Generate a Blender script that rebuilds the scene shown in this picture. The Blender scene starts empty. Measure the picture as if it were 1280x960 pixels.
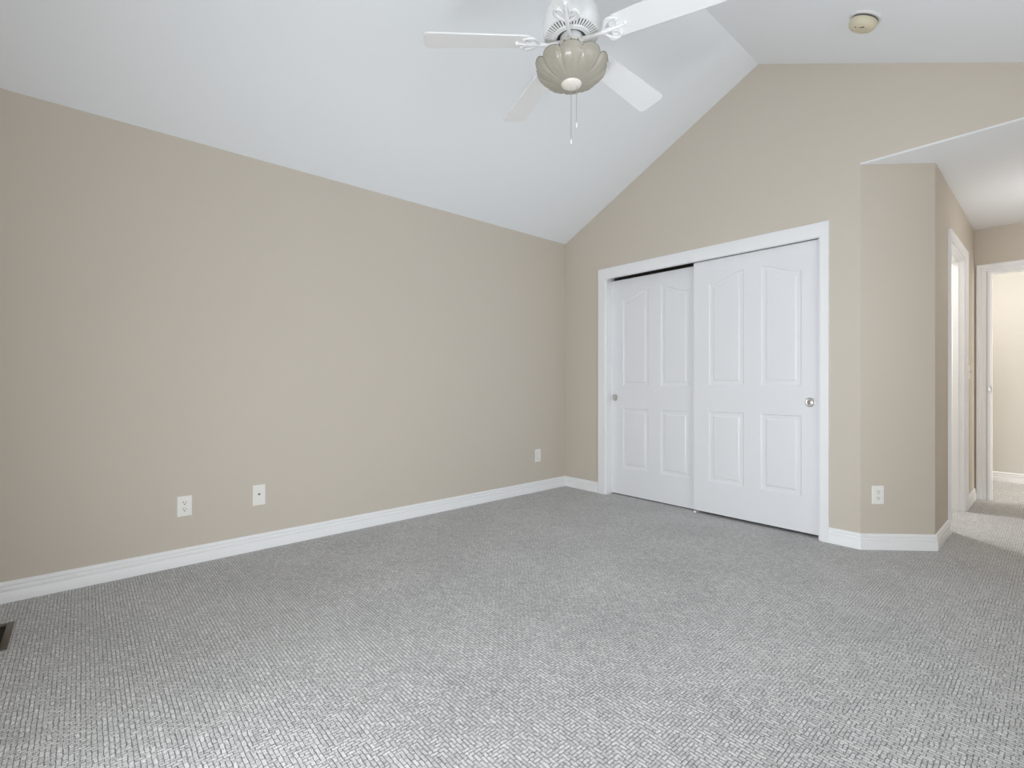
import bpy, bmesh, math, random
from mathutils import Vector, Matrix
from mathutils.geometry import delaunay_2d_cdt

C = bpy.context.scene.collection
sc = bpy.context.scene
PI = math.pi

# ------------------------------------------------------------------ camera, world, light, exposure
CAM = (3.3268, -3.6559, 1.0502)
YAW = 0.847606
cd = bpy.data.cameras.new('camera')
cd.sensor_width = 36.0
cd.lens = 17.069
cd.shift_y = -2.886 / 1280
cd.clip_start = 0.02
cam = bpy.data.objects.new('camera', cd)
cam.location = CAM
cam.rotation_euler = (PI / 2, 0, YAW)
C.objects.link(cam)
sc.camera = cam

sc.view_settings.view_transform = 'Standard'
sc.view_settings.look = 'None'
sc.view_settings.gamma = 1.0
sc.view_settings.use_curve_mapping = False
sc.view_settings.exposure = -0.34
sc.cycles.use_denoising = True
sc.cycles.max_bounces = 14
sc.cycles.diffuse_bounces = 9
sc.cycles.glossy_bounces = 4
sc.cycles.transparent_max_bounces = 8
sc.cycles.sample_clamp_indirect = 6.0
sc.cycles.caustics_reflective = False
sc.cycles.caustics_refractive = False

world = bpy.data.worlds.new('daylight_sky')
sc.world = world
world.use_nodes = True
wb = world.node_tree.nodes['Background']
wb.inputs['Color'].default_value = (0.80, 0.90, 1.0, 1)
wb.inputs['Strength'].default_value = 2.0

# windows behind and beside the camera: (centre s, z, width, height)
WIN_FRONT = (2.75, 1.02, 1.40, 2.04)      # added patio door around the low fill light, front wall, s = x
WIN_RIGHT = (-1.95, 1.50, 2.30, 1.20)     # in the right wall, s = y
DAY = (0.925, 0.965, 1.0)


def area(name, loc, rot, sx, sy, power, col):
    d = bpy.data.lights.new(name, 'AREA')
    d.shape = 'RECTANGLE'
    d.size, d.size_y = sx, sy
    d.energy = power
    d.color = col
    o = bpy.data.objects.new(name, d)
    o.location = loc
    o.rotation_euler = rot
    C.objects.link(o)
    return o


Y0 = -4.10         # front wall
XR = 3.75          # right wall
EAVE = 2.44
XRG, ZRG = 1.875, 3.345     # ridge
ZA = 2.415         # alcove ceiling
XH = 2.805         # hall wall plane
YF = 2.355         # far doorway wall
YC = 3.60          # corridor's far wall

# added low fill strip at the made-up door's foot, and sky light above it
area('low_front_fill', (2.75, Y0 - 0.010, 0.28), (PI / 2, 0, 0), 1.20, 0.38, 62, DAY)
area('daylight_front', (2.75, Y0 - 0.010, 1.35), (PI / 2, 0, 0), 1.20, 1.20, 9, DAY)
area('daylight_right', (XR + 0.010, WIN_RIGHT[0], WIN_RIGHT[1]), (PI / 2, 0, PI / 2), WIN_RIGHT[2] - 0.1, WIN_RIGHT[3] - 0.1, 16, DAY)
area('corridor_end_fill', (5.97, 3.05, 1.30), (PI / 2, 0, PI / 2), 0.9, 1.8, 82, (1.0, 0.965, 0.91))  # added fill light at the corridor's end wall, which has no window

# ------------------------------------------------------------------ materials


def newmat(name):
    m = bpy.data.materials.new(name)
    m.use_nodes = True
    nt = m.node_tree
    return m, nt, nt.nodes['Principled BSDF']


def lnk(nt, a, b):
    nt.links.new(a, b)


def node(nt, t, **kw):
    n = nt.nodes.new(t)
    for k, v in kw.items():
        setattr(n, k, v)
    return n


def paint(name, col, rough=0.6, bump=0.0, scale=300.0, spec=0.3, var=0.0):
    m, nt, b = newmat(name)
    b.inputs['Base Color'].default_value = (*col, 1)
    b.inputs['Roughness'].default_value = rough
    b.inputs['Specular IOR Level'].default_value = spec
    tc = node(nt, 'ShaderNodeTexCoord')
    n = node(nt, 'ShaderNodeTexNoise')
    n.inputs['Scale'].default_value = scale
    n.inputs['Detail'].default_value = 2
    lnk(nt, tc.outputs['Object'], n.inputs['Vector'])
    if bump:
        bp = node(nt, 'ShaderNodeBump')
        bp.inputs['Strength'].default_value = bump
        bp.inputs['Distance'].default_value = 0.001
        lnk(nt, n.outputs['Fac'], bp.inputs['Height'])
        lnk(nt, bp.outputs['Normal'], b.inputs['Normal'])
    if var:
        n2 = node(nt, 'ShaderNodeTexNoise')
        n2.inputs['Scale'].default_value = 1.3
        n2.inputs['Detail'].default_value = 3
        lnk(nt, tc.outputs['Object'], n2.inputs['Vector'])
        mx = node(nt, 'ShaderNodeMix', data_type='RGBA')
        mx.inputs['A'].default_value = (*[c * (1 - var) for c in col], 1)
        mx.inputs['B'].default_value = (*[min(1, c * (1 + var)) for c in col], 1)
        lnk(nt, n2.outputs['Fac'], mx.inputs['Factor'])
        lnk(nt, mx.outputs['Result'], b.inputs['Base Color'])
    return m


M = {}
M['wall'] = paint('beige_wall_paint', (0.597, 0.542, 0.470), 0.7, 0.15, 160, 0.25, 0.015)
M['cream'] = paint('corridor_wall_paint', (0.70, 0.68, 0.645), 0.7, 0.12, 160, 0.25, 0.01)
M['ceil'] = paint('white_ceiling_paint', (0.86, 0.887, 0.92), 0.85, 0.2, 120, 0.15)
M['trim'] = paint('white_trim_enamel', (0.86, 0.865, 0.875), 0.32, 0.04, 90, 0.5)
M['door'] = paint('white_door_enamel', (0.80, 0.81, 0.835), 0.28, 0.05, 220, 0.5)
M['fan_white'] = paint('white_fan_enamel', (0.86, 0.865, 0.87), 0.3, 0.02, 100, 0.5)
M['fan_cream'] = paint('cream_fan_enamel', (0.80, 0.77, 0.70), 0.35, 0.02, 100, 0.5)
M['plastic'] = paint('white_plate_plastic', (0.86, 0.845, 0.81), 0.35, 0.0, 100, 0.5)
M['ivory'] = paint('aged_ivory_plastic', (0.66, 0.60, 0.45), 0.45, 0.03, 200, 0.4)
M['detector_plate'] = paint('pale_detector_plastic', (0.76, 0.75, 0.74), 0.5, 0.0, 200, 0.4)
M['dark'] = paint('dark_slot', (0.03, 0.03, 0.03), 0.6)
M['dark_metal'] = paint('dark_vent_gap', (0.10, 0.10, 0.10), 0.5)
M['brown'] = paint('brown_register_enamel', (0.085, 0.066, 0.047), 0.4, 0.05, 150, 0.5)


def metal(name, col, rough):
    m, nt, b = newmat(name)
    b.inputs['Base Color'].default_value = (*col, 1)
    b.inputs['Metallic'].default_value = 1.0
    n = node(nt, 'ShaderNodeTexNoise')
    n.inputs['Scale'].default_value = 150
    mr = node(nt, 'ShaderNodeMapRange')
    mr.inputs['To Min'].default_value = rough * 0.85
    mr.inputs['To Max'].default_value = rough * 1.15
    lnk(nt, n.outputs['Fac'], mr.inputs['Value'])
    lnk(nt, mr.outputs['Result'], b.inputs['Roughness'])
    return m


M['nickel'] = metal('brushed_nickel', (0.60, 0.585, 0.56), 0.35)
M['steel'] = metal('galvanised_track', (0.35, 0.35, 0.36), 0.5)


def glass_pane():
    m, nt, b = newmat('window_pane_glass')
    nt.nodes.remove(b)
    t = node(nt, 'ShaderNodeBsdfTransparent')
    g = node(nt, 'ShaderNodeBsdfGlossy')
    g.inputs['Roughness'].default_value = 0.02
    n = node(nt, 'ShaderNodeLayerWeight')
    n.inputs['Blend'].default_value = 0.12
    lim = node(nt, 'ShaderNodeMath', operation='MULTIPLY')
    lim.inputs[1].default_value = 0.5
    lnk(nt, n.outputs['Facing'], lim.inputs[0])
    mx = node(nt, 'ShaderNodeMixShader')
    lnk(nt, lim.outputs[0], mx.inputs[0])
    lnk(nt, t.outputs[0], mx.inputs[1])
    lnk(nt, g.outputs[0], mx.inputs[2])
    lnk(nt, mx.outputs[0], nt.nodes['Material Output'].inputs['Surface'])
    return m


M['pane'] = glass_pane()


def frosted():
    m, nt, b = newmat('frosted_taupe_glass')
    tc = node(nt, 'ShaderNodeTexCoord')
    n = node(nt, 'ShaderNodeTexNoise')
    n.inputs['Scale'].default_value = 14
    n.inputs['Detail'].default_value = 4
    lnk(nt, tc.outputs['Object'], n.inputs['Vector'])
    mx = node(nt, 'ShaderNodeMix', data_type='RGBA')
    mx.inputs['A'].default_value = (0.45, 0.42, 0.355, 1)
    mx.inputs['B'].default_value = (0.62, 0.585, 0.505, 1)
    lnk(nt, n.outputs['Fac'], mx.inputs['Factor'])
    lnk(nt, mx.outputs['Result'], b.inputs['Base Color'])
    b.inputs['Roughness'].default_value = 0.22
    b.inputs['Specular IOR Level'].default_value = 0.6
    tr = node(nt, 'ShaderNodeBsdfTranslucent')
    lnk(nt, mx.outputs['Result'], tr.inputs['Color'])
    ms = node(nt, 'ShaderNodeMixShader')
    ms.inputs[0].default_value = 0.30
    lnk(nt, b.outputs[0], ms.inputs[1])
    lnk(nt, tr.outputs[0], ms.inputs[2])
    lnk(nt, ms.outputs[0], nt.nodes['Material Output'].inputs['Surface'])
    return m


M['frost'] = frosted()
M['glass_edge'] = paint('dark_glass_edge', (0.27, 0.255, 0.215), 0.2, 0.0, 100, 0.6)


def carpet():
    m, nt, b = newmat('grey_woven_loop_carpet')
    tc = node(nt, 'ShaderNodeTexCoord')

    def math_(op, a, bb=None, clamp=False):
        n = node(nt, 'ShaderNodeMath', operation=op)
        n.use_clamp = clamp
        for i, v in enumerate((a, bb)):
            if v is None:
                continue
            if isinstance(v, (int, float)):
                n.inputs[i].default_value = v
            else:
                lnk(nt, v, n.inputs[i])
        return n.outputs[0]

    def noise(scale, detail=2, vec=None):
        n = node(nt, 'ShaderNodeTexNoise')
        n.inputs['Scale'].default_value = scale
        n.inputs['Detail'].default_value = detail
        lnk(nt, vec or tc.outputs['Object'], n.inputs['Vector'])
        return n
    # wobble the weave a little
    wob = noise(55, 2)
    sub = node(nt, 'ShaderNodeVectorMath', operation='SUBTRACT')
    lnk(nt, wob.outputs['Color'], sub.inputs[0])
    sub.inputs[1].default_value = (0.5, 0.5, 0.5)
    sca = node(nt, 'ShaderNodeVectorMath', operation='SCALE')
    lnk(nt, sub.outputs[0], sca.inputs[0])
    sca.inputs['Scale'].default_value = 0.0065
    add = node(nt, 'ShaderNodeVectorMath', operation='ADD')
    lnk(nt, tc.outputs['Object'], add.inputs[0])
    lnk(nt, sca.outputs[0], add.inputs[1])

    def brick(w, h, mortar, rot, off):
        mp = node(nt, 'ShaderNodeMapping')
        mp.inputs['Rotation'].default_value = (0, 0, rot)
        lnk(nt, add.outputs[0], mp.inputs['Vector'])
        br = node(nt, 'ShaderNodeTexBrick')
        br.offset = off
        br.inputs['Scale'].default_value = 1.0
        br.inputs['Brick Width'].default_value = w
        br.inputs['Row Height'].default_value = h
        br.inputs['Mortar Size'].default_value = mortar
        br.inputs['Mortar Smooth'].default_value = 0.6
        br.inputs['Color1'].default_value = (0.0, 0.0, 0.0, 1)
        br.inputs['Color2'].default_value = (1.0, 1.0, 1.0, 1)
        br.inputs['Mortar'].default_value = (0.5, 0.5, 0.5, 1)
        lnk(nt, mp.outputs[0], br.inputs['Vector'])
        return br
    b1 = brick(0.029, 0.0125, 0.0021, 0.0, 0.41)
    b2 = brick(0.025, 0.0115, 0.0021, PI / 2, 0.5)
    loops = brick(0.0125, 0.0044, 0.0007, 0.0, 0.41)
    # blocks where the loops turn across
    sel = brick(0.0345, 0.0250, 0.0001, 0.0, 0.37)
    s = math_('GREATER_THAN', sel.outputs['Color'], 0.60)
    gap = node(nt, 'ShaderNodeMix', data_type='FLOAT')
    lnk(nt, s, gap.inputs['Factor'])
    lnk(nt, b1.outputs['Fac'], gap.inputs['A'])
    lnk(nt, b2.outputs['Fac'], gap.inputs['B'])
    tone = node(nt, 'ShaderNodeMix', data_type='FLOAT')
    lnk(nt, s, tone.inputs['Factor'])
    lnk(nt, b1.outputs['Color'], tone.inputs['A'])
    lnk(nt, b2.outputs['Color'], tone.inputs['B'])
    fine = noise(260, 4)
    mid = noise(85, 3)
    blot = noise(2.2, 5)
    # reflectance = loop tone - gap + fuzz + broad nap variation
    t = math_('MULTIPLY', tone.outputs['Result'], 0.15)
    t = math_('ADD', t, math_('MULTIPLY', loops.outputs['Color'], 0.17))
    t = math_('ADD', t, 0.398)
    g = math_('MULTIPLY', gap.outputs['Result'], 0.34)
    g = math_('MULTIPLY', g, math_('ADD', math_('MULTIPLY', mid.outputs['Fac'], 1.6), 0.2))
    t = math_('SUBTRACT', t, g)
    t = math_('SUBTRACT', t, math_('MULTIPLY', loops.outputs['Fac'], 0.12))
    f = math_('MULTIPLY', math_('SUBTRACT', fine.outputs['Fac'], 0.5), 0.60)
    t = math_('ADD', t, f)
    t = math_('ADD', t, math_('MULTIPLY', math_('SUBTRACT', mid.outputs['Fac'], 0.5), 0.30))
    bl = math_('ADD', math_('MULTIPLY', math_('SUBTRACT', blot.outputs['Fac'], 0.5), 0.40), 1.0)
    t = math_('MULTIPLY', t, bl)
    t = math_('MAXIMUM', t, 0.06)
    comb = node(nt, 'ShaderNodeCombineColor')
    lnk(nt, t, comb.inputs[0])
    lnk(nt, math_('MULTIPLY', t, 0.995), comb.inputs[1])
    lnk(nt, math_('MULTIPLY', t, 0.985), comb.inputs[2])
    lnk(nt, comb.outputs[0], b.inputs['Base Color'])
    b.inputs['Roughness'].default_value = 0.95
    b.inputs['Specular IOR Level'].default_value = 0.1
    b.inputs['Sheen Weight'].default_value = 0.40
    b.inputs['Sheen Roughness'].default_value = 0.45
    hgt = math_('SUBTRACT', math_('MULTIPLY', fine.outputs['Fac'], 0.4), gap.outputs['Result'])
    bp = node(nt, 'ShaderNodeBump')
    bp.inputs['Strength'].default_value = 0.4
    bp.inputs['Distance'].default_value = 0.004
    lnk(nt, hgt, bp.inputs['Height'])
    lnk(nt, bp.outputs['Normal'], b.inputs['Normal'])
    return m


M['carpet'] = carpet()

# ------------------------------------------------------------------ helpers


def obj(name, bm, mat, parent=None, smooth=None, loc=None):
    bmesh.ops.recalc_face_normals(bm, faces=bm.faces[:])
    me = bpy.data.meshes.new(name)
    if smooth is not None:
        for e in bm.edges:
            e.smooth = len(e.link_faces) == 2 and e.calc_face_angle(0) < math.radians(smooth)
        for f in bm.faces:
            f.smooth = True
    bm.to_mesh(me)
    bm.free()
    me.materials.append(M[mat])
    o = bpy.data.objects.new(name, me)
    C.objects.link(o)
    if parent:
        o.parent = parent
    if loc:
        o.location = loc
    return o


def tag(o, label, cat, group=None, kind='thing'):
    o['label'] = label
    o['category'] = cat
    o['kind'] = kind
    if group:
        o['group'] = group
    return o


def struct(o, label, cat):
    o['kind'] = 'structure'
    o['label'] = label
    o['category'] = cat
    return o


def empty(name, loc, rot=(0, 0, 0)):
    o = bpy.data.objects.new(name, None)
    o.empty_display_size = 0.1
    o.location = loc
    o.rotation_euler = rot
    C.objects.link(o)
    return o


def add_box(bm, x0, x1, y0, y1, z0, z1, bevel=0.0):
    vs = [bm.verts.new((x, y, z)) for x in (x0, x1) for y in (y0, y1) for z in (z0, z1)]
    idx = [(0, 1, 3, 2), (4, 6, 7, 5), (0, 4, 5, 1), (2, 3, 7, 6), (0, 2, 6, 4), (1, 5, 7, 3)]
    fs = [bm.faces.new([vs[i] for i in q]) for q in idx]
    if bevel:
        es = list({e for f in fs for e in f.edges})
        bmesh.ops.bevel(bm, geom=es, offset=bevel, segments=2, affect='EDGES', profile=0.5)
    return bm


def box(*a, **k):
    return add_box(bmesh.new(), *a, **k)


def add_prism(bm, pts, mp, d0, d1):
    """polygon pts (s, t) carried by mp(s, t, d) between depths d0 and d1"""
    a = [bm.verts.new(mp(s, t, d0)) for s, t in pts]
    b = [bm.verts.new(mp(s, t, d1)) for s, t in pts]
    n = len(pts)
    fa = bm.faces.new(a)
    fb = bm.faces.new(b[::-1])
    for i in range(n):
        j = (i + 1) % n
        bm.faces.new((a[j], a[i], b[i], b[j]))
    fa.normal_update()
    fb.normal_update()
    bmesh.ops.triangulate(bm, faces=[fa, fb], ngon_method='EAR_CLIP')
    return bm


def add_lathe(bm, prof, cx=0, cy=0, n=48, cap0=True, cap1=True):
    rings = []
    for r, z in prof:
        rings.append([bm.verts.new((cx + r * math.cos(2 * PI * i / n), cy + r * math.sin(2 * PI * i / n), z)) for i in range(n)])
    for a, b in zip(rings, rings[1:]):
        for i in range(n):
            j = (i + 1) % n
            bm.faces.new((a[i], a[j], b[j], b[i]))
    if cap0:
        bm.faces.new(rings[0][::-1])
    if cap1:
        bm.faces.new(rings[-1])
    return bm


def add_tube(bm, pts, rad, n=10):
    pts = [Vector(p) for p in pts]
    rads = rad if isinstance(rad, (list, tuple)) else [rad] * len(pts)
    rings = []
    ref = None
    for i, p in enumerate(pts):
        d = (pts[min(i + 1, len(pts) - 1)] - pts[max(i - 1, 0)]).normalized()
        if ref is None:
            ref = Vector((0, 0, 1)) if abs(d.z) < 0.9 else Vector((1, 0, 0))
        u = ref - d * ref.dot(d)
        u.normalize()
        ref = u
        v = d.cross(u)
        rings.append([bm.verts.new(p + (u * math.cos(2 * PI * k / n) + v * math.sin(2 * PI * k / n)) * rads[i]) for k in range(n)])
    for a, b in zip(rings, rings[1:]):
        for k in range(n):
            j = (k + 1) % n
            bm.faces.new((a[k], a[j], b[j], b[k]))
    bm.faces.new(rings[0][::-1])
    bm.faces.new(rings[-1])
    return bm


def copy_thing(root, loc, rotz):
    r = root.copy()
    C.objects.link(r)
    r.location = loc
    r.rotation_euler = (0, 0, rotz)
    for ch in list(root.children):
        c = ch.copy()
        C.objects.link(c)
        c.parent = r
        for g in ch.children:
            d = g.copy()
            C.objects.link(d)
            d.parent = c
    return r


# maps (s, t, d): d grows INTO the room
back = lambda s, t, d: (s, -d, t)
left = lambda s, t, d: (d, s, t)
hall = lambda s, t, d: (XH + d, s, t)
far = lambda s, t, d: (s, YF - d, t)
right = lambda s, t, d: (XR - d, s, t)
front = lambda s, t, d: (s, Y0 + d, t)

# ------------------------------------------------------------------ room shell
struct(obj('floor', box(-0.15, 6.2, Y0 - 0.15, YC + 0.15, -0.12, 0.0), 'carpet'), 'grey woven loop carpet covering the bedroom floor and hallway', 'floor')

CL, CR, CH = 0.507, 2.270, 2.045      # closet opening in the back wall
struct(obj('wall_left', add_prism(bmesh.new(), [(Y0 - 0.12, 0), (0.12, 0), (0.12, EAVE), (Y0 - 0.12, EAVE)], left, 0, -0.12), 'wall'),
       'long plain beige wall on the left under the sloped ceiling', 'wall')
struct(obj('wall_back', add_prism(bmesh.new(), [
    (0, 0), (CL, 0), (CL, CH), (CR, CH), (CR, 0), (2.468, 0), (2.489, 0), (2.489, ZA), (XR, ZA), (XR, EAVE), (XRG, ZRG), (0, EAVE)], back, 0, -0.115), 'wall'),
       'beige gable wall around the white closet doors', 'wall')
PA, PB = Vector((2.489, 0.0)), Vector((XH, 0.32))
dab = (PB - PA).normalized()
nab = Vector((dab.y, -dab.x))


def ang(s, t, d):
    p = PA + dab * s + nab * d
    return (p.x, p.y, t)


LAB = (PB - PA).length
# angled wall with softly rounded drywall corners
bm = bmesh.new()
def corner_arc(P, d0, d1, r, n=6):
    """round the convex corner P between incoming direction d0 and outgoing d1"""
    turn = math.acos(max(-1, min(1, d0.dot(d1))))
    tl = r * math.tan(turn / 2)
    a, b = P - d0 * tl, P + d1 * tl
    return [a.lerp(P, k / n).lerp(P.lerp(b, k / n), k / n) for k in range(n + 1)]
dx, dy = Vector((1, 0)), Vector((0, 1))
outline = [Vector((2.489 - 0.0085, 0.0))] + corner_arc(PA, dx, dab, 0.02)[1:] + corner_arc(PB, dab, dy, 0.012) + [Vector((XH, 0.36))]
for a in range(1):
    inner = [Vector((XH - 0.115, 0.36)), Vector((2.489, 0.114))]
    loop = outline + inner
    lo = [bm.verts.new((p.x, p.y, 0)) for p in loop]
    hi = [bm.verts.new((p.x, p.y, ZA + 0.02)) for p in loop]
    n = len(loop)
    for i in range(n):
        j = (i + 1) % n
        bm.faces.new((lo[i], lo[j], hi[j], hi[i]))
    bm.faces.new(lo[::-1])
    bm.faces.new(hi)
struct(obj('wall_angled', bm, 'wall', smooth=25), 'short angled beige wall between the closet and the hallway', 'wall')

DB0, DB1, DBH = 0.888, 1.695, 2.045    # side doorway off the hall
struct(obj('wall_hall', add_prism(bmesh.new(), [
    (0.36, 0), (DB0, 0), (DB0, DBH), (DB1, DBH), (DB1, 0), (YF, 0), (YF, ZA + 0.02), (0.36, ZA + 0.02)], hall, 0, -0.115), 'wall'),
       'narrow beige hallway wall with the open side doorway', 'wall')
DF0, DF1, DFH = 2.890, 3.650, 2.030    # far doorway
struct(obj('wall_far', add_prism(bmesh.new(), [
    (XH - 0.115, 0), (DF0, 0), (DF0, DFH), (DF1, DFH), (DF1, 0), (XR, 0), (XR, ZA + 0.02), (XH - 0.115, ZA + 0.02)], far, 0, -0.115), 'wall'),
       'beige wall at the end of the hallway around the far doorway', 'wall')


def holed_wall(name, mp, s0, s1, z0, z1, w, th=0.12, gable=None, mat='wall', label='', cat='wall'):
    sc_, zc, ww, hh = w
    a, b, lo, hi = sc_ - ww / 2, sc_ + ww / 2, zc - hh / 2, zc + hh / 2
    bm = bmesh.new()
    top = [(b, hi), (s1, hi), (s1, z1)] + (gable or []) + [(s0, z1), (s0, hi), (a, hi)]
    lo = max(lo, z0)
    if lo > z0:
        add_prism(bm, [(s0, z0), (s1, z0), (s1, lo), (s0, lo)], mp, 0, -th)
    add_prism(bm, [(s0, lo), (a, lo), (a, hi), (s0, hi)], mp, 0, -th)
    add_prism(bm, [(b, lo), (s1, lo), (s1, hi), (b, hi)], mp, 0, -th)
    add_prism(bm, [(s0, hi), (s1, hi), (s1, z1)] + (gable or []) + [(s0, z1)], mp, 0, -th)
    struct(obj(name, bm, mat), label, cat)


holed_wall('wall_front', front, 0, XR, 0, EAVE, WIN_FRONT, gable=[(XRG, ZRG)], label='beige gable wall with an added glazed patio door behind the viewer')
holed_wall('wall_right', right, Y0 - 0.12, YF + 0.115, 0, EAVE, WIN_RIGHT, label='beige wall with a window opposite the long plain wall')

# ceilings
bm = bmesh.new()
prof = [(-0.12, EAVE - 0.12 * 0.4827), (XRG, ZRG), (XR + 0.12, EAVE - 0.12 * 0.4827), (XR + 0.12, EAVE + 0.05), (XRG, ZRG + 0.12), (-0.12, EAVE + 0.05)]
add_prism(bm, prof, lambda s, t, d: (s, d, t), Y0 - 0.12, 0.115)
struct(obj('ceiling', bm, 'ceil'), 'white vaulted bedroom ceiling with two slopes meeting at a ridge', 'ceiling')
bm = bmesh.new()
# alcove ceiling, its front edge a rounded white drywall bead under the gable wall
pr = [(-0.0006, ZA + 0.006), (-0.0006, ZA + 0.002), (0.001, ZA - 0.001), (0.008, ZA - 0.003), (0.02, ZA - 0.003), (YF, ZA - 0.003), (YF, ZA + 0.10), (0.10, ZA + 0.10), (0.10, ZA + 0.006)]
add_prism(bm, pr, lambda s, t, d: (d, s, t), 2.489, XR)
struct(obj('ceiling_hall', bm, 'ceil', smooth=50), 'flat white ceiling over the hallway beyond the gable wall', 'ceiling')

# corridor beyond the far doorway
bm = bmesh.new()
add_box(bm, 1.3, 6.1, YC, YC + 0.12, 0, 2.5)
add_box(bm, 1.18, 1.3, YF, YC + 0.12, 0, 2.5)
add_box(bm, 6.0, 6.1, YF, YC, 0, 2.5)
struct(obj('wall_corridor', bm, 'cream'), 'warm cream corridor wall seen through the far doorway', 'wall')
struct(obj('ceiling_corridor', box(1.2, 6.1, YF + 0.02, YC + 0.12, 2.44, 2.54), 'ceil'), 'white corridor ceiling beyond the far doorway', 'ceiling')
struct(obj('wall_corridor_near', box(XR, 6.1, YF, YF + 0.115, 0, 2.5), 'cream'), 'near wall of the corridor beyond the far doorway', 'wall')

# closet interior and the room off the side doorway
bm = bmesh.new()
add_box(bm, 0.25, 2.5, 0.72, 0.80, 0, 2.44)
add_box(bm, 0.25, 0.33, 0.115, 0.72, 0, 2.44)
add_box(bm, 2.42, 2.50, 0.115, 0.72, 0, 2.44)
add_box(bm, 0.25, 2.5, 0.115, 0.80, 2.44, 2.52)
struct(obj('wall_closet', bm, 'wall'), 'inside of the closet behind the sliding doors', 'wall')
bm = bmesh.new()
add_box(bm, 1.10, 1.22, 0.80, YF + 0.1, 0, 2.5)
add_box(bm, 1.10, XH - 0.115, 0.80, 0.86, 0, 2.5)
add_box(bm, 1.10, XH - 0.115, YF, YF + 0.10, 0, 2.5)
struct(obj('wall_side_room', bm, 'wall'), 'beige walls of the room beyond the side doorway', 'wall')
struct(obj('ceiling_side_room', box(1.10, XH - 0.02, 0.80, YF + 0.05, 2.45, 2.53), 'ceil'), 'white ceiling of the room beyond the side doorway', 'ceiling')

# windows (behind the viewer)


def window(name, mp, w, label):
    s, z, ww, hh = w
    a, b, lo, hi = s - ww / 2, s + ww / 2, z - hh / 2, z + hh / 2
    bm = bmesh.new()
    f = 0.05
    for r in ((a, b, lo, lo + f), (a, b, hi - f, hi), (a, a + f, lo + f, hi - f), (b - f, b, lo + f, hi - f), (s - f / 2, s + f / 2, lo + f, hi - f)):
        add_prism(bm, [(r[0], r[2]), (r[1], r[2]), (r[1], r[3]), (r[0], r[3])], mp, -0.030, -0.080)
    o = obj(name, bm, 'trim')
    struct(o, label, 'window')
    for q0, q1 in ((a + f, s - f / 2), (s + f / 2, b - f)):
        bm = bmesh.new()
        add_prism(bm, [(q0, lo + f), (q1, lo + f), (q1, hi - f), (q0, hi - f)], mp, -0.052, -0.058)
        obj('pane', bm, 'pane', o)
    if lo < 0.1:
        return
    bm = bmesh.new()
    add_prism(bm, [(a - 0.03, lo - 0.025), (b + 0.03, lo - 0.025), (b + 0.03, lo), (a - 0.03, lo)], mp, 0.03, -0.028)
    obj('window_sill', bm, 'trim', o)


window('added_door_1', front, WIN_FRONT, 'added white framed glazed patio door in the front wall, unseen')  # unseen door, made up to hold the low fill strip
window('window_1', right, WIN_RIGHT, 'white framed window in the right wall')

# ------------------------------------------------------------------ baseboards
BB = [(0.0, 0.0), (0.014, 0.0), (0.014, 0.048), (0.0125, 0.051), (0.0095, 0.052), (0.0095, 0.055), (0.0125, 0.057), (0.0128, 0.064),
      (0.0115, 0.070), (0.0075, 0.0735), (0.0072, 0.0765), (0.0100, 0.079), (0.0105, 0.084), (0.0095, 0.090), (0.0060, 0.0955), (0.0035, 0.098), (0.0, 0.099)]


def baseboard(names, pts, normals, labels):
    """mitred boards along a floor line; the room lies on the side of each normal"""
    pts = [Vector(p) for p in pts]
    ns = [Vector(n).normalized() for n in normals]
    mit = [ns[0]] + [(a + b) / (1 + a.dot(b)) for a, b in zip(ns, ns[1:])] + [ns[-1]]
    for i, (nm, lb) in enumerate(zip(names, labels)):
        bm = bmesh.new()
        r0 = [bm.verts.new((*(pts[i] + mit[i] * d), z)) for d, z in BB]
        r1 = [bm.verts.new((*(pts[i + 1] + mit[i + 1] * d), z)) for d, z in BB]
        for k in range(len(BB)):
            j = (k + 1) % len(BB)
            bm.faces.new((r0[k], r0[j], r1[j], r1[k]))
        bm.faces.new(r0)
        bm.faces.new(r1[::-1])
        struct(obj(nm, bm, 'trim', smooth=35), lb, 'baseboard')


baseboard(['baseboard_left', 'baseboard_back'], [(0, Y0), (0, 0), (0.425, 0)], [(1, 0), (0, -1)],
          ['long white moulded baseboard along the plain left wall', 'short white baseboard between the room corner and the closet casing'])
baseboard(['baseboard_closet', 'baseboard_angled', 'baseboard_hall'], [(2.320, 0), (2.489, 0), (XH, 0.32), (XH, 0.824)], [(0, -1), tuple(nab), (1, 0)],
          ['short white baseboard right of the closet casing', 'white baseboard under the angled wall with the outlet', 'white baseboard running from the angled wall to the side doorway'])
baseboard(['baseboard_hall_far'], [(XH, 1.760), (XH, YF - 0.018)], [(1, 0)], ['short white baseboard beyond the side doorway'])
baseboard(['baseboard_corridor'], [(1.3, YC), (6.0, YC)], [(0, -1)], ['white baseboard along the cream corridor wall'])
baseboard(['baseboard_right'], [(XR, YF), (XR, Y0)], [(-1, 0)], ['white baseboard along the right wall'])
baseboard(['baseboard_front'], [(2.03, Y0), (0, Y0)], [(0, 1)], ['white baseboard along the front wall'])

# ------------------------------------------------------------------ casings


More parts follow.
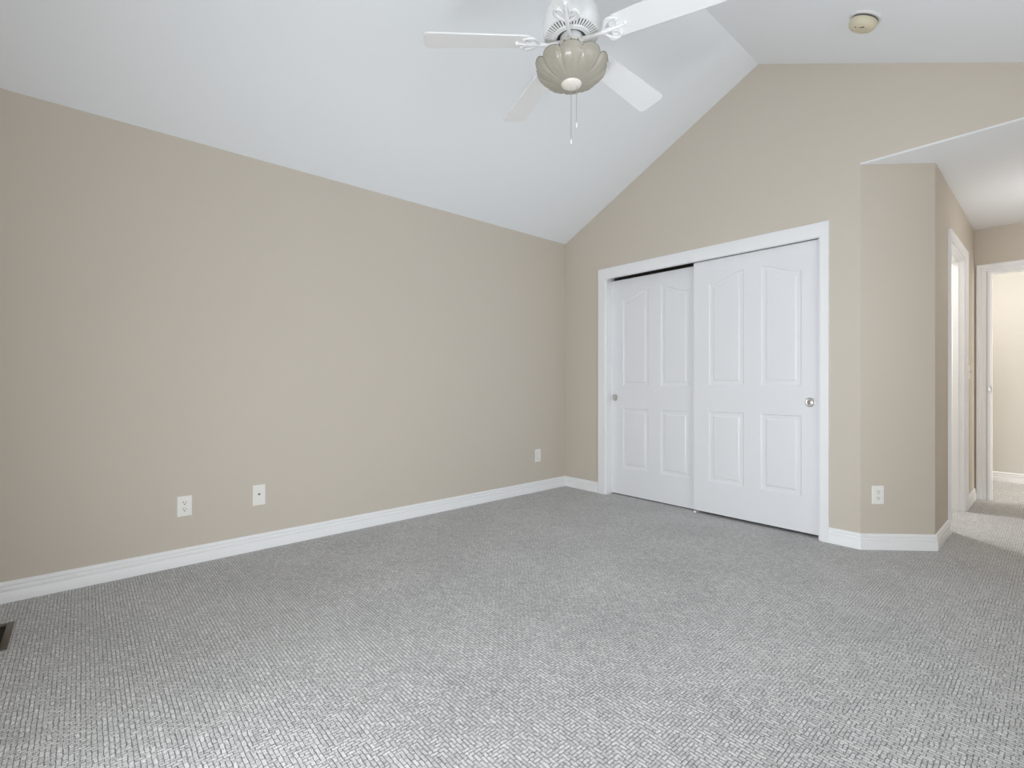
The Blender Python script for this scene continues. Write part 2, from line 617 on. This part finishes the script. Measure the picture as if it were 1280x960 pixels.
def casing(name, mp, a, b, h, wl, wt, wr, prof, label, both=True):
    """U of mitred moulding round an opening; prof = (u 0..1 outward, depth)"""
    bm = bmesh.new()
    n = len(prof)
    nodes = []
    for k in range(4):
        ring = []
        for u, d in prof:
            if k == 0:
                q = (a - u * wl, 0)
            elif k == 1:
                q = (a - u * wl, h + u * wt)
            elif k == 2:
                q = (b + u * wr, h + u * wt)
            else:
                q = (b + u * wr, 0)
            ring.append(bm.verts.new(mp(q[0], q[1], d)))
        nodes.append(ring)
    for r0, r1 in zip(nodes, nodes[1:]):
        for i in range(n):
            j = (i + 1) % n
            bm.faces.new((r0[i], r0[j], r1[j], r1[i]))
    bm.faces.new(nodes[0])
    bm.faces.new(nodes[-1][::-1])
    return struct(obj(name, bm, 'trim', smooth=30), label, 'door trim')


FLAT = [(0, 0), (0, 0.013), (0.03, 0.016), (0.96, 0.017), (1.0, 0.015), (1.0, 0)]
COLO = [(0, 0), (0, 0.008), (0.06, 0.010), (0.30, 0.011), (0.36, 0.014), (0.44, 0.0145), (0.50, 0.0125), (0.74, 0.0145), (0.82, 0.0185), (0.95, 0.019), (1.0, 0.016), (1.0, 0)]
tc_ = casing('trim_1', back, CL, CR, 2.006, 0.078, 0.097, 0.050, FLAT, 'flat white casing framing the sliding closet doors')
tb_ = casing('trim_2', hall, DB0 - 0.006, DB1 + 0.006, DBH, 0.062, 0.062, 0.062, COLO, 'white moulded casing round the open side doorway')
tf_ = casing('trim_3', far, DF0 - 0.008, DF1 + 0.008, DFH, 0.064, 0.060, 0.064, COLO, 'white moulded casing round the far doorway')


def jamb(parent, mp, a, b, h, stop):
    bm = bmesh.new()
    t = 0.016
    d0, d1 = 0.0005, -0.1155
    for p in ([(a - 0.001, 0), (a + t, 0), (a + t, h - t), (a - 0.001, h - t)], [(b - t, 0), (b + 0.001, 0), (b + 0.001, h - t), (b - t, h - t)],
              [(a - 0.001, h - t), (b + 0.001, h - t), (b + 0.001, h + 0.001), (a - 0.001, h + 0.001)]):
        add_prism(bm, p, mp, d0, d1)
    o = obj('jamb', bm, 'trim', parent)
    bm = bmesh.new()
    s = t + 0.011
    for p in ([(a + t, 0), (a + s, 0), (a + s, h - s), (a + t, h - s)], [(b - s, 0), (b - t, 0), (b - t, h - s), (b - s, h - s)],
              [(a + t, h - s), (b - t, h - s), (b - t, h - t), (a + t, h - t)]):
        add_prism(bm, p, mp, stop, stop - 0.034)
    obj('door_stop', bm, 'trim', parent)


jamb(tb_, hall, DB0, DB1, DBH, -0.035)
jamb(tf_, far, DF0, DF1, DFH, -0.035)
# strike plate on the far doorway's left jamb
bm = bmesh.new()
add_box(bm, DF0 + 0.016, DF0 + 0.0178, YF - 0.004, YF + 0.030, 0.955, 1.012, bevel=0.0006)
add_box(bm, DF0 + 0.004, DF0 + 0.0178, YF - 0.0130, YF - 0.0085, 0.968, 0.998, bevel=0.0006)
obj('strike_plate', bm, 'nickel', tf_)['label'] = 'small metal strike plate'

# closet side jambs, head track and fascia
bm = bmesh.new()
add_box(bm, CL - 0.001, CL + 0.012, 0.0, 0.118, 0, CH)
add_box(bm, CR - 0.012, CR + 0.001, 0.0, 0.118, 0, CH)
add_box(bm, CL, CR, 0.0, 0.016, 2.006, CH)
obj('jamb', bm, 'trim', tc_)
bm = bmesh.new()
add_box(bm, CL + 0.012, CR - 0.012, 0.020, 0.115, 2.032, 2.043)
obj('track', bm, 'steel', tc_)

# ------------------------------------------------------------------ sliding closet doors
DW, DH, DT = 0.900, 1.982, 0.034


def arch(x0, x1, lo, hi_out, hi_in, peak_right, n=14):
    """outline of a raised panel whose top sweeps up to one side"""
    pts = [(x0, lo), (x1, lo)]
    tops = []
    for i in range(n + 1):
        t = i / n
        q = max(0.0, (t - 0.10) / 0.90)
        s = 0.75 * q * q * (3 - 2 * q) + 0.25 * q
        tops.append((x0 + (x1 - x0) * t, hi_out + (hi_in - hi_out) * s))
    if not peak_right:
        tops = [(x0 + x1 - x, y) for x, y in tops][::-1]
    return pts + tops[::-1]


def inset(pts, d):
    n = len(pts)
    out = []
    for i in range(n):
        p, q, r = Vector(pts[i - 1]), Vector(pts[i]), Vector(pts[(i + 1) % n])
        e0, e1 = (q - p).normalized(), (r - q).normalized()
        n0, n1 = Vector((-e0.y, e0.x)), Vector((-e1.y, e1.x))
        m = (n0 + n1) / (1 + n0.dot(n1))
        out.append(tuple(q + m * d))
    return out


def door_mesh():
    """moulded four panel slab; front face at y = 0 looking to -y"""
    bm = bmesh.new()
    def up(x0, x1, pr):
        return lambda d: arch(x0 + d, x1 - d, 1.000 + d, 1.800 - d, 1.868 - d, pr)

    def low(x0, x1):
        return lambda d: [(x0 + d, 0.245 + d), (x1 - d, 0.245 + d), (x1 - d, 0.797 - d), (x0 + d, 0.797 - d)]
    F = [up(0.125, 0.397, True), up(0.516, 0.785, False), low(0.125, 0.397), low(0.516, 0.785)]
    P = [f(0.0) for f in F]
    rect = [(0, 0), (DW, 0), (DW, DH), (0, DH)]
    vs = [Vector(p) for p in rect]
    es = [(0, 1), (1, 2), (2, 3), (3, 0)]
    for pl in P:
        k = len(vs)
        vs += [Vector(p) for p in pl]
        es += [(k + i, k + (i + 1) % len(pl)) for i in range(len(pl))]
    v2, e2, f2, *_ = delaunay_2d_cdt(vs, es, [], 0, 1e-6)

    def inside(c, poly):
        r = False
        for i in range(len(poly)):
            (xa, ya), (xb, yb) = poly[i - 1], poly[i]
            if (ya > c[1]) != (yb > c[1]) and c[0] < (xb - xa) * (c[1] - ya) / (yb - ya) + xa:
                r = not r
        return r
    bv = [bm.verts.new((v.x, 0, v.y)) for v in v2]
    for f in f2:
        c = sum((v2[i] for i in f), Vector((0, 0))) / len(f)
        if any(inside(c, pl) for pl in P):
            continue
        bm.faces.new([bv[i] for i in f])
    # panel moulding: ovolo down to a groove, then a long bevel up to the raised field
    prof = [(0.0, 0.0), (0.003, 0.0008), (0.006, 0.0042), (0.009, 0.0066), (0.012, 0.0070), (0.030, 0.0062), (0.034, 0.0056), (0.039, 0.0022), (0.043, 0.0006), (0.046, 0.0004)]
    for fn, pl in zip(F, P):
        rings = []
        for d, y in prof:
            q = fn(d)
            rings.append([bm.verts.new((p[0], y, p[1])) for p in q])
        n = len(pl)
        for a, b in zip(rings, rings[1:]):
            for i in range(n):
                j = (i + 1) % n
                bm.faces.new((a[i], a[j], b[j], b[i]))
        bm.faces.new(rings[-1])
    bmesh.ops.remove_doubles(bm, verts=bm.verts[:], dist=1e-5)
    # sides and back
    fr = [bm.verts.new((x, y, z)) for y in (0.0, DT) for x, z in rect]
    for i in range(4):
        j = (i + 1) % 4
        bm.faces.new((fr[i], fr[j], fr[4 + j], fr[4 + i]))
    bm.faces.new(fr[4:])
    bmesh.ops.remove_doubles(bm, verts=bm.verts[:], dist=1e-5)
    return bm


def cup_pull(parent, x, z):
    bm = bmesh.new()
    add_lathe(bm, [(0.0315, 0.0), (0.0315, 0.0022), (0.0300, 0.0034), (0.0265, 0.0036), (0.0245, 0.0026), (0.0235, 0.0008), (0.0220, 0.0004), (0.012, 0.0004), (0.0105, 0.0016), (0.009, 0.0020)], n=40)
    for v in bm.verts:
        v.co = Vector((v.co.x, -v.co.z, v.co.y))
    o = obj('finger_pull', bm, 'nickel', parent, smooth=40, loc=(x, 0.0, z))
    o['label'] = 'round brushed metal finger pull'
    return o


d1 = obj('closet_door', door_mesh(), 'door', smooth=12, loc=(1.363, 0.030, 0.022))
tag(d1, 'white four panel sliding closet door in front, beside the angled wall', 'door', 'sliding closet doors')
cup_pull(d1, 0.836, 0.889)
d2 = d1.copy()
C.objects.link(d2)
d2.location = (0.519, 0.078, 0.010)
tag(d2, 'white four panel sliding closet door behind the other, nearer the long plain wall', 'door', 'sliding closet doors')
p2 = d1.children[0].copy()
C.objects.link(p2)
p2.parent = d2
p2.location = (0.036, 0.0, 0.892)

bm = bmesh.new()
add_box(bm, 1.366, 1.386, 0.020, 0.026, 0.0, 0.016, bevel=0.0015)
add_box(bm, 1.366, 1.386, 0.0265, 0.118, 0.0, 0.006, bevel=0.001)
tag(obj('door_guide', bm, 'plastic'), 'small white plastic guide on the carpet under the overlapping closet doors', 'door guide')

# ------------------------------------------------------------------ wall plates (built facing local -y, z up, centred)


def plate_bm(w, h, t=0.0055):
    bm = bmesh.new()
    add_prism(bm, [(-w / 2, -h / 2), (w / 2, -h / 2), (w / 2, h / 2), (-w / 2, h / 2)], lambda s, z, d: (s, -d, z), 0.0, 0.0025)
    r0 = [(-w / 2, -h / 2), (w / 2, -h / 2), (w / 2, h / 2), (-w / 2, h / 2)]
    rings = [(0, 0.0025), (0.0015, 0.0045), (0.004, t), ]
    last = None
    for ins, d in rings:
        q = inset(r0, ins) if ins else r0
        ring = [bm.verts.new((x, -d, z)) for x, z in q]
        if last:
            for i in range(4):
                j = (i + 1) % 4
                bm.faces.new((last[i], last[j], ring[j], ring[i]))
        last = ring
    bm.faces.new(last)
    bmesh.ops.remove_doubles(bm, verts=bm.verts[:], dist=1e-6)
    return bm


def screw(parent, z, y=-0.0053):
    bm = bmesh.new()
    add_lathe(bm, [(0.0036, 0), (0.0034, 0.0008), (0.002, 0.0013)], n=16)
    for v in bm.verts:
        v.co = Vector((v.co.x, -v.co.z, v.co.y))
    return obj('screw', bm, 'plastic', parent, loc=(0, y, z))


def disc(bm, cx, cz, r, y0, y1, n=20, flat=None):
    pts = []
    for i in range(n):
        a = 2 * PI * i / n
        x, z = r * math.cos(a), r * math.sin(a)
        if flat:
            z = max(-flat, min(flat, z))
        pts.append((cx + x, cz + z))
    add_prism(bm, pts, lambda s, z, d: (s, -d, z), y0, y1)


def duplex_outlet(label):
    t = empty('wall_outlet', (0, 0, 0))
    tag(t, label, 'outlet', 'duplex wall outlets')
    obj('cover_plate', plate_bm(0.072, 0.116), 'plastic', t)
    for zc in (0.0195, -0.0195):
        bm = bmesh.new()
        disc(bm, 0, zc, 0.0170, 0.005, 0.0078, 28, 0.0145)
        s = obj('socket', bm, 'plastic', t)
        bm = bmesh.new()
        for x, w, h in ((-0.0063, 0.0024, 0.0090), (0.0063, 0.0024, 0.0075)):
            add_box(bm, x - w / 2, x + w / 2, -0.0082, -0.0074, zc + 0.004 - h / 2, zc + 0.004 + h / 2)
        disc(bm, 0, zc - 0.0075, 0.0030, 0.0074, 0.0083, 14)
        obj('slots', bm, 'dark', s)
    screw(t, 0.0)
    return t


o1 = duplex_outlet('white duplex outlet on the long plain wall, left of the cable jack plate')
o1.location = (0.0, -3.222, 0.338)
o1.rotation_euler = (0, 0, PI / 2)
ra = math.atan2(dab.y, dab.x)
pa = ang(0.074 + 0.031, 0.341, 0)
o2 = copy_thing(o1, pa, ra)
tag(o2, 'white duplex outlet on the angled wall beside the closet', 'outlet', 'duplex wall outlets')
o3 = copy_thing(o1, (XH, 1.858, 0.362), PI / 2)
tag(o3, 'white duplex outlet low on the hallway wall beyond the side doorway', 'outlet', 'duplex wall outlets')

# cable jack plate
t = empty('cable_jack_plate', (0.0, -2.832, 0.341), (0, 0, PI / 2))
tag(t, 'white single jack plate on the plain wall, right of the nearest outlet', 'wall plate')
obj('cover_plate', plate_bm(0.072, 0.128), 'plastic', t)
bm = bmesh.new()
add_lathe(bm, [(0.0066, 0), (0.0066, 0.0022), (0.0046, 0.0023), (0.0046, 0.0080), (0.0030, 0.0082)], n=6)
for v in bm.verts:
    v.co = Vector((v.co.x, -v.co.z, v.co.y))
obj('jack', bm, 'dark_metal', t, loc=(0, -0.005, 0.006))['label'] = 'dark metal jack at the plate centre'
screw(t, 0.044)
screw(t, -0.044)

# rocker style plate near the corner
t = empty('rocker_plate', (0.0, -0.388, 0.343), (0, 0, PI / 2))
tag(t, 'white plate with a rectangular insert near the corner by the closet', 'wall plate')
obj('cover_plate', plate_bm(0.072, 0.118), 'plastic', t)
bm = bmesh.new()
for r in ((-0.0185, 0.0185, -0.0355, -0.0340), (-0.0185, 0.0185, 0.0340, 0.0355), (-0.0185, -0.0170, -0.034, 0.034), (0.0170, 0.0185, -0.034, 0.034)):
    add_box(bm, r[0], r[1], -0.0058, -0.005, r[2], r[3])
obj('insert_groove', bm, 'dark_metal', t)
obj('insert', box(-0.0168, 0.0168, -0.0072, -0.004, -0.0338, 0.0338, bevel=0.0008), 'plastic', t)

# toggle switch in the hallway
t = empty('light_switch', (XH, 1.945, 1.132), (0, 0, PI / 2))
tag(t, 'white light switch on the hallway wall beyond the side doorway', 'switch')
obj('cover_plate', plate_bm(0.072, 0.116), 'plastic', t)
bm = bmesh.new()
add_prism(bm, [(0.004, -0.011), (0.0065, -0.011), (0.0165, 0.004), (0.0150, 0.009), (0.004, 0.009)], lambda s, z, d: (d, -s, z), -0.0045, 0.0045)
obj('toggle', bm, 'plastic', t)
screw(t, 0.030)
screw(t, -0.030)

# ------------------------------------------------------------------ smoke detector on the right slope
slope = math.atan(0.4827)
nrm = Vector((-math.sin(slope), 0, -math.cos(slope)))     # into the room from the right slope
sx_, sy_ = 2.640, -0.555
sz_ = ZRG - 0.4827 * (sx_ - XRG)
t = empty('smoke_detector', (sx_, sy_, sz_))
t.rotation_euler = Vector((0, 0, 1)).rotation_difference(nrm).to_euler()
tag(t, 'round yellowed smoke detector on the right ceiling slope', 'smoke detector')
bm = bmesh.new()
add_lathe(bm, [(0.076, -0.002), (0.076, 0.006), (0.073, 0.009), (0.064, 0.0095)], n=56)
obj('mounting_plate', bm, 'detector_plate', t, smooth=40)['label'] = 'pale mounting plate'
bm = bmesh.new()
add_lathe(bm, [(0.063, 0.009), (0.0645, 0.017)], n=56)
obj('sensing_gap', bm, 'dark_metal', t, smooth=40)
bm = bmesh.new()
add_lathe(bm, [(0.058, 0.016), (0.064, 0.0165), (0.0655, 0.020), (0.065, 0.034), (0.061, 0.046), (0.053, 0.054), (0.040, 0.0580), (0.0395, 0.0568), (0.0365, 0.0568), (0.036, 0.0583), (0.010, 0.0600)], n=56)
obj('cover', bm, 'ivory', t, smooth=40)['label'] = 'yellowed ivory plastic cover'
bm = bmesh.new()
add_lathe(bm, [(0.009, 0.055), (0.009, 0.0612), (0.007, 0.0622)], cx=0.022, cy=-0.018, n=20)
obj('test_button', bm, 'ivory', t, smooth=40)
bm = bmesh.new()
add_box(bm, -0.028, -0.006, -0.031, -0.027, 0.0570, 0.0600)
add_lathe(bm, [(0.0028, 0.0570), (0.0028, 0.0602)], cx=0.014, cy=-0.033, n=12)
obj('indicator_slots', bm, 'dark', t)

# ------------------------------------------------------------------ floor register by the front wall
t = empty('floor_register', (0.300, -3.948, 0.0))
tag(t, 'brown metal floor register set in the carpet near the long plain wall', 'floor vent')
RX, RY = 0.29, 0.135
bm = bmesh.new()
for r in ((0, RX, 0.045, RY / 2), (0, RX, -RY / 2, -0.045), (0, 0.026, -0.045, 0.045), (RX - 0.026, RX, -0.045, 0.045)):
    add_box(bm, r[0], r[1], r[2], r[3], 0.0, 0.006, bevel=0.0018)
obj('frame', bm, 'brown', t, smooth=40)
obj('duct_opening', box(0.024, RX - 0.024, -0.047, 0.047, 0.0002, 0.0008), 'dark', t)
for k in range(9):
    bm = bmesh.new()
    x = 0.036 + k * (RX - 0.072) / 8
    add_prism(bm, [(x - 0.0065, 0.0010), (x - 0.0050, 0.0008), (x + 0.0065, 0.0048), (x + 0.0050, 0.0052)], lambda s, z, d: (s, d, z), -0.045, 0.045)
    obj('louver', bm, 'brown', t)

# ------------------------------------------------------------------ ceiling fan under the ridge
FX, FY = 1.875, -2.020
fan = empty('ceiling_fan', (FX, FY, ZRG))
tag(fan, 'white five blade ceiling fan with a flower shaped glass light hanging from the ridge', 'ceiling fan')
Z = -ZRG    # local z of world 0


def fpart(name, bm, mat, smooth=35, parent=None):
    """parts are written with world heights; the empty sits at the ridge"""
    for v in bm.verts:
        v.co.z += Z
    return obj(name, bm, mat, parent or fan, smooth=smooth)


fpart('canopy', add_lathe(bmesh.new(), [(0.012, 3.215), (0.045, 3.222), (0.066, 3.250), (0.072, 3.300), (0.072, 3.338)], n=40), 'fan_white')
fpart('downrod', add_tube(bmesh.new(), [(0, 0, 2.74), (0, 0, 3.23)], 0.0127, 20), 'fan_white')
fpart('motor_housing', add_lathe(bmesh.new(), [(0.112, 2.598), (0.122, 2.602), (0.127, 2.615), (0.128, 2.655), (0.124, 2.668), (0.124, 2.676), (0.118, 2.690), (0.092, 2.722), (0.060, 2.740),
                                                 (0.038, 2.748), (0.030, 2.775), (0.018, 2.785)], n=64), 'fan_white')
# slotted cooling ring under the motor
fpart('vent_backing', add_lathe(bmesh.new(), [(0.076, 2.588), (0.114, 2.5975)], n=64), 'dark_metal')
bm = bmesh.new()
NS = 48
for k in range(NS):
    a = 2 * PI * (k + 0.5) / NS
    ca, sa = math.cos(a), math.sin(a)
    hw = 0.0036
    q = []
    for r, z in ((0.082, 2.5855), (0.117, 2.5945)):
        for sgn in (-1, 1):
            w = hw * (0.8 if r < 0.1 else 1.15) * sgn
            for dz in (0, 0.005):
                q.append(bm.verts.new((r * ca - w * sa, r * sa + w * ca, z + dz)))
    for f in ((0, 2, 6, 4), (1, 5, 7, 3), (0, 1, 3, 2), (4, 6, 7, 5), (0, 4, 5, 1), (2, 3, 7, 6)):
        bm.faces.new([q[i] for i in f])
fpart('vent_ring', bm, 'fan_white', smooth=None).data.name = 'vent_ring'
fpart('vent_rim', add_lathe(bmesh.new(), [(0.113, 2.598), (0.115, 2.5925), (0.1225, 2.5945), (0.1235, 2.604)], n=64, cap0=False, cap1=False), 'fan_white')
fpart('inner_rim', add_lathe(bmesh.new(), [(0.064, 2.588), (0.066, 2.579), (0.082, 2.582), (0.084, 2.588)], n=64, cap0=False, cap1=False), 'fan_white')
fpart('flywheel', add_lathe(bmesh.new(), [(0.030, 2.555), (0.046, 2.556), (0.050, 2.562), (0.050, 2.590)], n=48), 'fan_white')
sw_house = fpart('switch_housing', add_lathe(bmesh.new(), [(0.052, 2.455), (0.058, 2.462), (0.060, 2.480), (0.060, 2.551), (0.057, 2.558), (0.050, 2.561), (0.034, 2.563)], n=48), 'fan_cream')
hole = None
for k in range(12):
    a = 2 * PI * (k + 0.35) / 12
    if hole is None:
        hole = obj('housing_hole', add_lathe(bmesh.new(), [(0.0032, -0.0006), (0.0032, 0.0010)], n=10), 'dark', sw_house)
        h_ = hole
    else:
        h_ = hole.copy()
        C.objects.link(h_)
    h_.location = (0.0600 * math.cos(a), 0.0600 * math.sin(a), 2.543 + Z)
    h_.rotation_euler = (Matrix.Rotation(a, 4, 'Z') @ Matrix.Rotation(PI / 2, 4, 'Y')).to_euler()

# petal glass bowl
NP = 10
camaz = math.atan2(CAM[1] - FY, CAM[0] - FX)
bm = bmesh.new()
NA, NT = NP * 22, 26


def bowl_pt(a, t, off):
    ph = (a - camaz) * NP / (2 * PI)
    f = ph - math.floor(ph + 0.5)                      # -.5 .. .5 across one petal
    lobe = math.sqrt(max(0.0, 1 - (2 * f) ** 2))
    crease = 1 - abs(2 * f) ** 3
    r = 0.040 + 0.115 * math.sin(t * PI / 2 * 0.97) ** 0.92
    h = 0.076 * (0.42 * t + 0.58 * (1 - math.cos(t * PI / 2)))
    amp = min(1.0, t * 2.0)
    r += 0.0125 * amp * (0.45 * lobe + 0.55 * crease - 0.45)
    h += 0.021 * t ** 5 * (lobe - 0.40)                # scalloped rim
    # fine ribs that fade out of the base
    r += 0.0020 * math.cos(2 * PI * 3 * f) * math.exp(-((t - 0.38) / 0.26) ** 2)
    r -= off
    h += off * (1 - t)
    return Vector((r * math.cos(a), r * math.sin(a), 2.380 + h))


outer, inner = [], []
for i in range(NT + 1):
    t = i / NT
    outer.append([bm.verts.new(bowl_pt(2 * PI * k / NA, t, 0.0)) for k in range(NA)])
    inner.append([bm.verts.new(bowl_pt(2 * PI * k / NA, t, 0.0045)) for k in range(NA)])
for g, flip in ((outer, 0), (inner, 1)):
    for a, b in zip(g, g[1:]):
        for k in range(NA):
            j = (k + 1) % NA
            q = (a[k], a[j], b[j], b[k])
            bm.faces.new(q[::-1] if flip else q)
for a, b in ((outer[-1], inner[-1]), (inner[0], outer[0])):
    for k in range(NA):
        j = (k + 1) % NA
        bm.faces.new((a[k], a[j], b[j], b[k]))
o = fpart('glass_shade', bm, 'frost', smooth=60)
o['label'] = 'frosted taupe glass bowl shaped like an open flower'
bm = bmesh.new()
rim = [(bowl_pt(2 * PI * k / NA, 1.0, 0.0) + bowl_pt(2 * PI * k / NA, 1.0, 0.0045)) / 2 for k in range(NA)]
rings = []
for k, p in enumerate(rim):
    out = Vector((p.x, p.y, 0)).normalized()
    rings.append([bm.verts.new(p + out * (0.0032 * math.cos(q)) + Vector((0, 0, 0.0032 * math.sin(q)))) for q in [2 * PI * i / 8 for i in range(8)]])
for k in range(NA):
    a, b = rings[k], rings[(k + 1) % NA]
    for i in range(8):
        j = (i + 1) % 8
        bm.faces.new((a[i], a[j], b[j], b[i]))
fpart('shade_rim', bm, 'glass_edge', smooth=60)['label'] = 'darker scalloped glass edge'
fpart('shade_fitter', add_tube(bmesh.new(), [(0, 0, 2.372), (0, 0, 2.458)], 0.009, 12), 'fan_cream')
o = fpart('finial_cap', add_lathe(bmesh.new(), [(0.006, 2.366), (0.020, 2.367), (0.034, 2.3705), (0.043, 2.376), (0.046, 2.382), (0.044, 2.387), (0.030, 2.389)], n=40), 'fan_cream')
o['label'] = 'cream cap under the glass bowl'

# pull chains out of the cap
for (cx, cy, z0, z1) in ((0.004, -0.006, 2.362, 2.108), (0.022, 0.010, 2.366, 2.180)):
    bm = bmesh.new()
    add_tube(bm, [(cx, cy, z0), (cx, cy, z1 + 0.02)], 0.0013, 8)
    nb = int((z0 - z1) / 0.006)
    for k in range(nb):
        z = z0 - 0.003 - k * 0.006
        add_lathe(bm, [(0.0009, z - 0.0016), (0.0021, z), (0.0009, z + 0.0016)], cx, cy, 8)
    ch = fpart('pull_chain', bm, 'nickel', smooth=60)
    bm = bmesh.new()
    add_lathe(bm, [(0.0012, z1), (0.0034, z1 + 0.003), (0.0040, z1 + 0.009), (0.0026, z1 + 0.020), (0.0014, z1 + 0.024)], cx, cy, 12)
    fpart('chain_end', bm, 'fan_white', parent=ch)


# blades: written along +x, then turned
BZ = 2.568
PITCH = math.radians(12)
DROOPS = [math.radians(d) for d in (0.3, 2.8, 3.0, 3.0, 1.5)]


def blade_bm():
    bm = bmesh.new()
    r0, r1 = 0.180, 0.652
    w0, w1 = 0.055, 0.070
    pts = []

    def arc(cx, cy, r, a0, a1, n=7):
        for i in range(n + 1):
            a = a0 + (a1 - a0) * i / n
            pts.append((cx + r * math.cos(a), cy + r * math.sin(a)))
    c0, c1 = 0.030, 0.026
    arc(r0 + c0, -w0 + c0, c0, PI, 1.5 * PI)
    arc(r1 - c1, -w1 + c1, c1, 1.5 * PI, 2 * PI)
    arc(r1 - c1, w1 - c1, c1, 0, 0.5 * PI)
    arc(r0 + c0, w0 - c0, c0, 0.5 * PI, PI)
    add_prism(bm, pts, lambda s, t, d: (s, t, d), -0.003, 0.003)
    return bm


def arm_bm():
    """cast scroll bracket carrying one blade"""
    bm = bmesh.new()
    zz = -0.009
    add_tube(bm, [(0.050, 0, -0.004), (0.075, 0, -0.010), (0.105, 0, -0.014), (0.135, 0, -0.012), (0.165, 0, zz), (0.205, 0, zz), (0.245, 0, zz)],
             [0.012, 0.0105, 0.009, 0.009, 0.0095, 0.008, 0.004], 12)
    for s in (-1, 1):
        # outer scroll sweeping out from the stem, curling back at the tip
        p = []
        for i in range(17):
            a = PI * 0.5 + PI * 1.55 * i / 16
            r = 0.030 - 0.012 * i / 16
            p.append((0.182 - r * math.cos(a - PI * 0.5) * 1.0 + 0.012, s * (0.030 - r * math.sin(a + PI * 0.5) * 0.0 - r * math.cos(a) * 0.9), zz))
        add_tube(bm, p, [0.0065 - 0.0025 * i / 16 for i in range(17)], 8)
        add_tube(bm, [(0.140, s * 0.002, zz), (0.155, s * 0.014, zz), (0.166, s * 0.030, zz), (0.182, s * 0.044, zz), (0.203, s * 0.050, zz), (0.220, s * 0.043, zz), (0.224, s * 0.032, zz)],
                 [0.006, 0.0065, 0.007, 0.0065, 0.006, 0.005, 0.004], 8)
        add_lathe(bm, [(0.004, zz - 0.005), (0.0065, zz - 0.002), (0.0065, zz + 0.006)], 0.215, s * 0.034, 12)
    add_lathe(bm, [(0.004, zz - 0.006), (0.0075, zz - 0.002), (0.0075, zz + 0.006)], 0.246, 0, 12)
    return bm


bl = arm = None
for k in range(5):
    az = math.radians(18 + 72 * k)
    if bl is None:
        arm = obj('blade_arm', arm_bm(), 'fan_white', fan, smooth=50)
        bl = obj('blade', blade_bm(), 'fan_white', fan)
        a_, b_ = arm, bl
    else:
        a_, b_ = arm.copy(), bl.copy()
        C.objects.link(a_)
        C.objects.link(b_)
    a_.location = b_.location = (0, 0, BZ + Z)
    m = Matrix.Rotation(az, 4, 'Z') @ Matrix.Rotation(DROOPS[k], 4, 'Y') @ Matrix.Rotation(-PITCH, 4, 'X')
    b_.rotation_euler = m.to_euler()
    a_.rotation_euler = (Matrix.Rotation(az, 4, 'Z') @ Matrix.Rotation(DROOPS[k], 4, 'Y') @ Matrix.Rotation(-PITCH, 4, 'X')).to_euler()

# ------------------------------------------------------------------ lamps of the spaces beyond, the hall one added as fill


def flush_lamp(loc, power, col, label):
    t = empty('flush_ceiling_light', loc)
    tag(t, label, 'ceiling light')
    obj('base_ring', add_lathe(bmesh.new(), [(0.15, -0.025), (0.158, -0.02), (0.158, 0.0)], n=40), 'fan_white', t, smooth=40)
    d = bpy.data.lights.new('flush_lamp', 'AREA')
    d.shape = 'DISK'
    d.size = 0.26
    d.energy = power
    d.color = col
    lo = bpy.data.objects.new('flush_lamp', d)
    lo.location = (0, 0, -0.03)
    lo.parent = t
    C.objects.link(lo)


flush_lamp((1.95, 1.50, 2.45), 46, (0.96, 0.98, 1.0), 'round flush ceiling light in the room beyond the side doorway')


def globe_lamp(name, loc, drop, power, col, label):
    t = empty(name, loc)
    tag(t, label, 'ceiling light')
    obj('canopy', add_lathe(bmesh.new(), [(0.010, -0.030), (0.045, -0.022), (0.055, 0.0)], n=32), 'fan_white', t, smooth=40)
    obj('stem', add_tube(bmesh.new(), [(0, 0, -drop), (0, 0, -0.02)], 0.007, 12), 'fan_white', t)
    obj('lamp_holder', add_lathe(bmesh.new(), [(0.030, -drop - 0.035), (0.035, -drop - 0.01), (0.012, -drop + 0.005)], n=32), 'fan_white', t, smooth=40)
    d = bpy.data.lights.new('globe_lamp', 'POINT')
    d.shadow_soft_size = 0.09
    d.energy = power
    d.color = col
    lo = bpy.data.objects.new('globe_lamp', d)
    lo.location = (0, 0, -drop - 0.14)
    lo.parent = t
    C.objects.link(lo)


globe_lamp('hall_fill_globe', (3.52, 1.30, ZA - 0.003), 0.30, 6.3, (0.97, 0.98, 1.0), 'added unseen globe light on a short stem under the hallway ceiling')  # unseen lamp, added to brighten the alcove walls and ceiling
globe_lamp('corridor_globe_light', (2.68, 2.90, 2.44), 0.42, 10, (1.0, 0.96, 0.90), 'white globe light on a stem under the corridor ceiling beyond the far doorway')
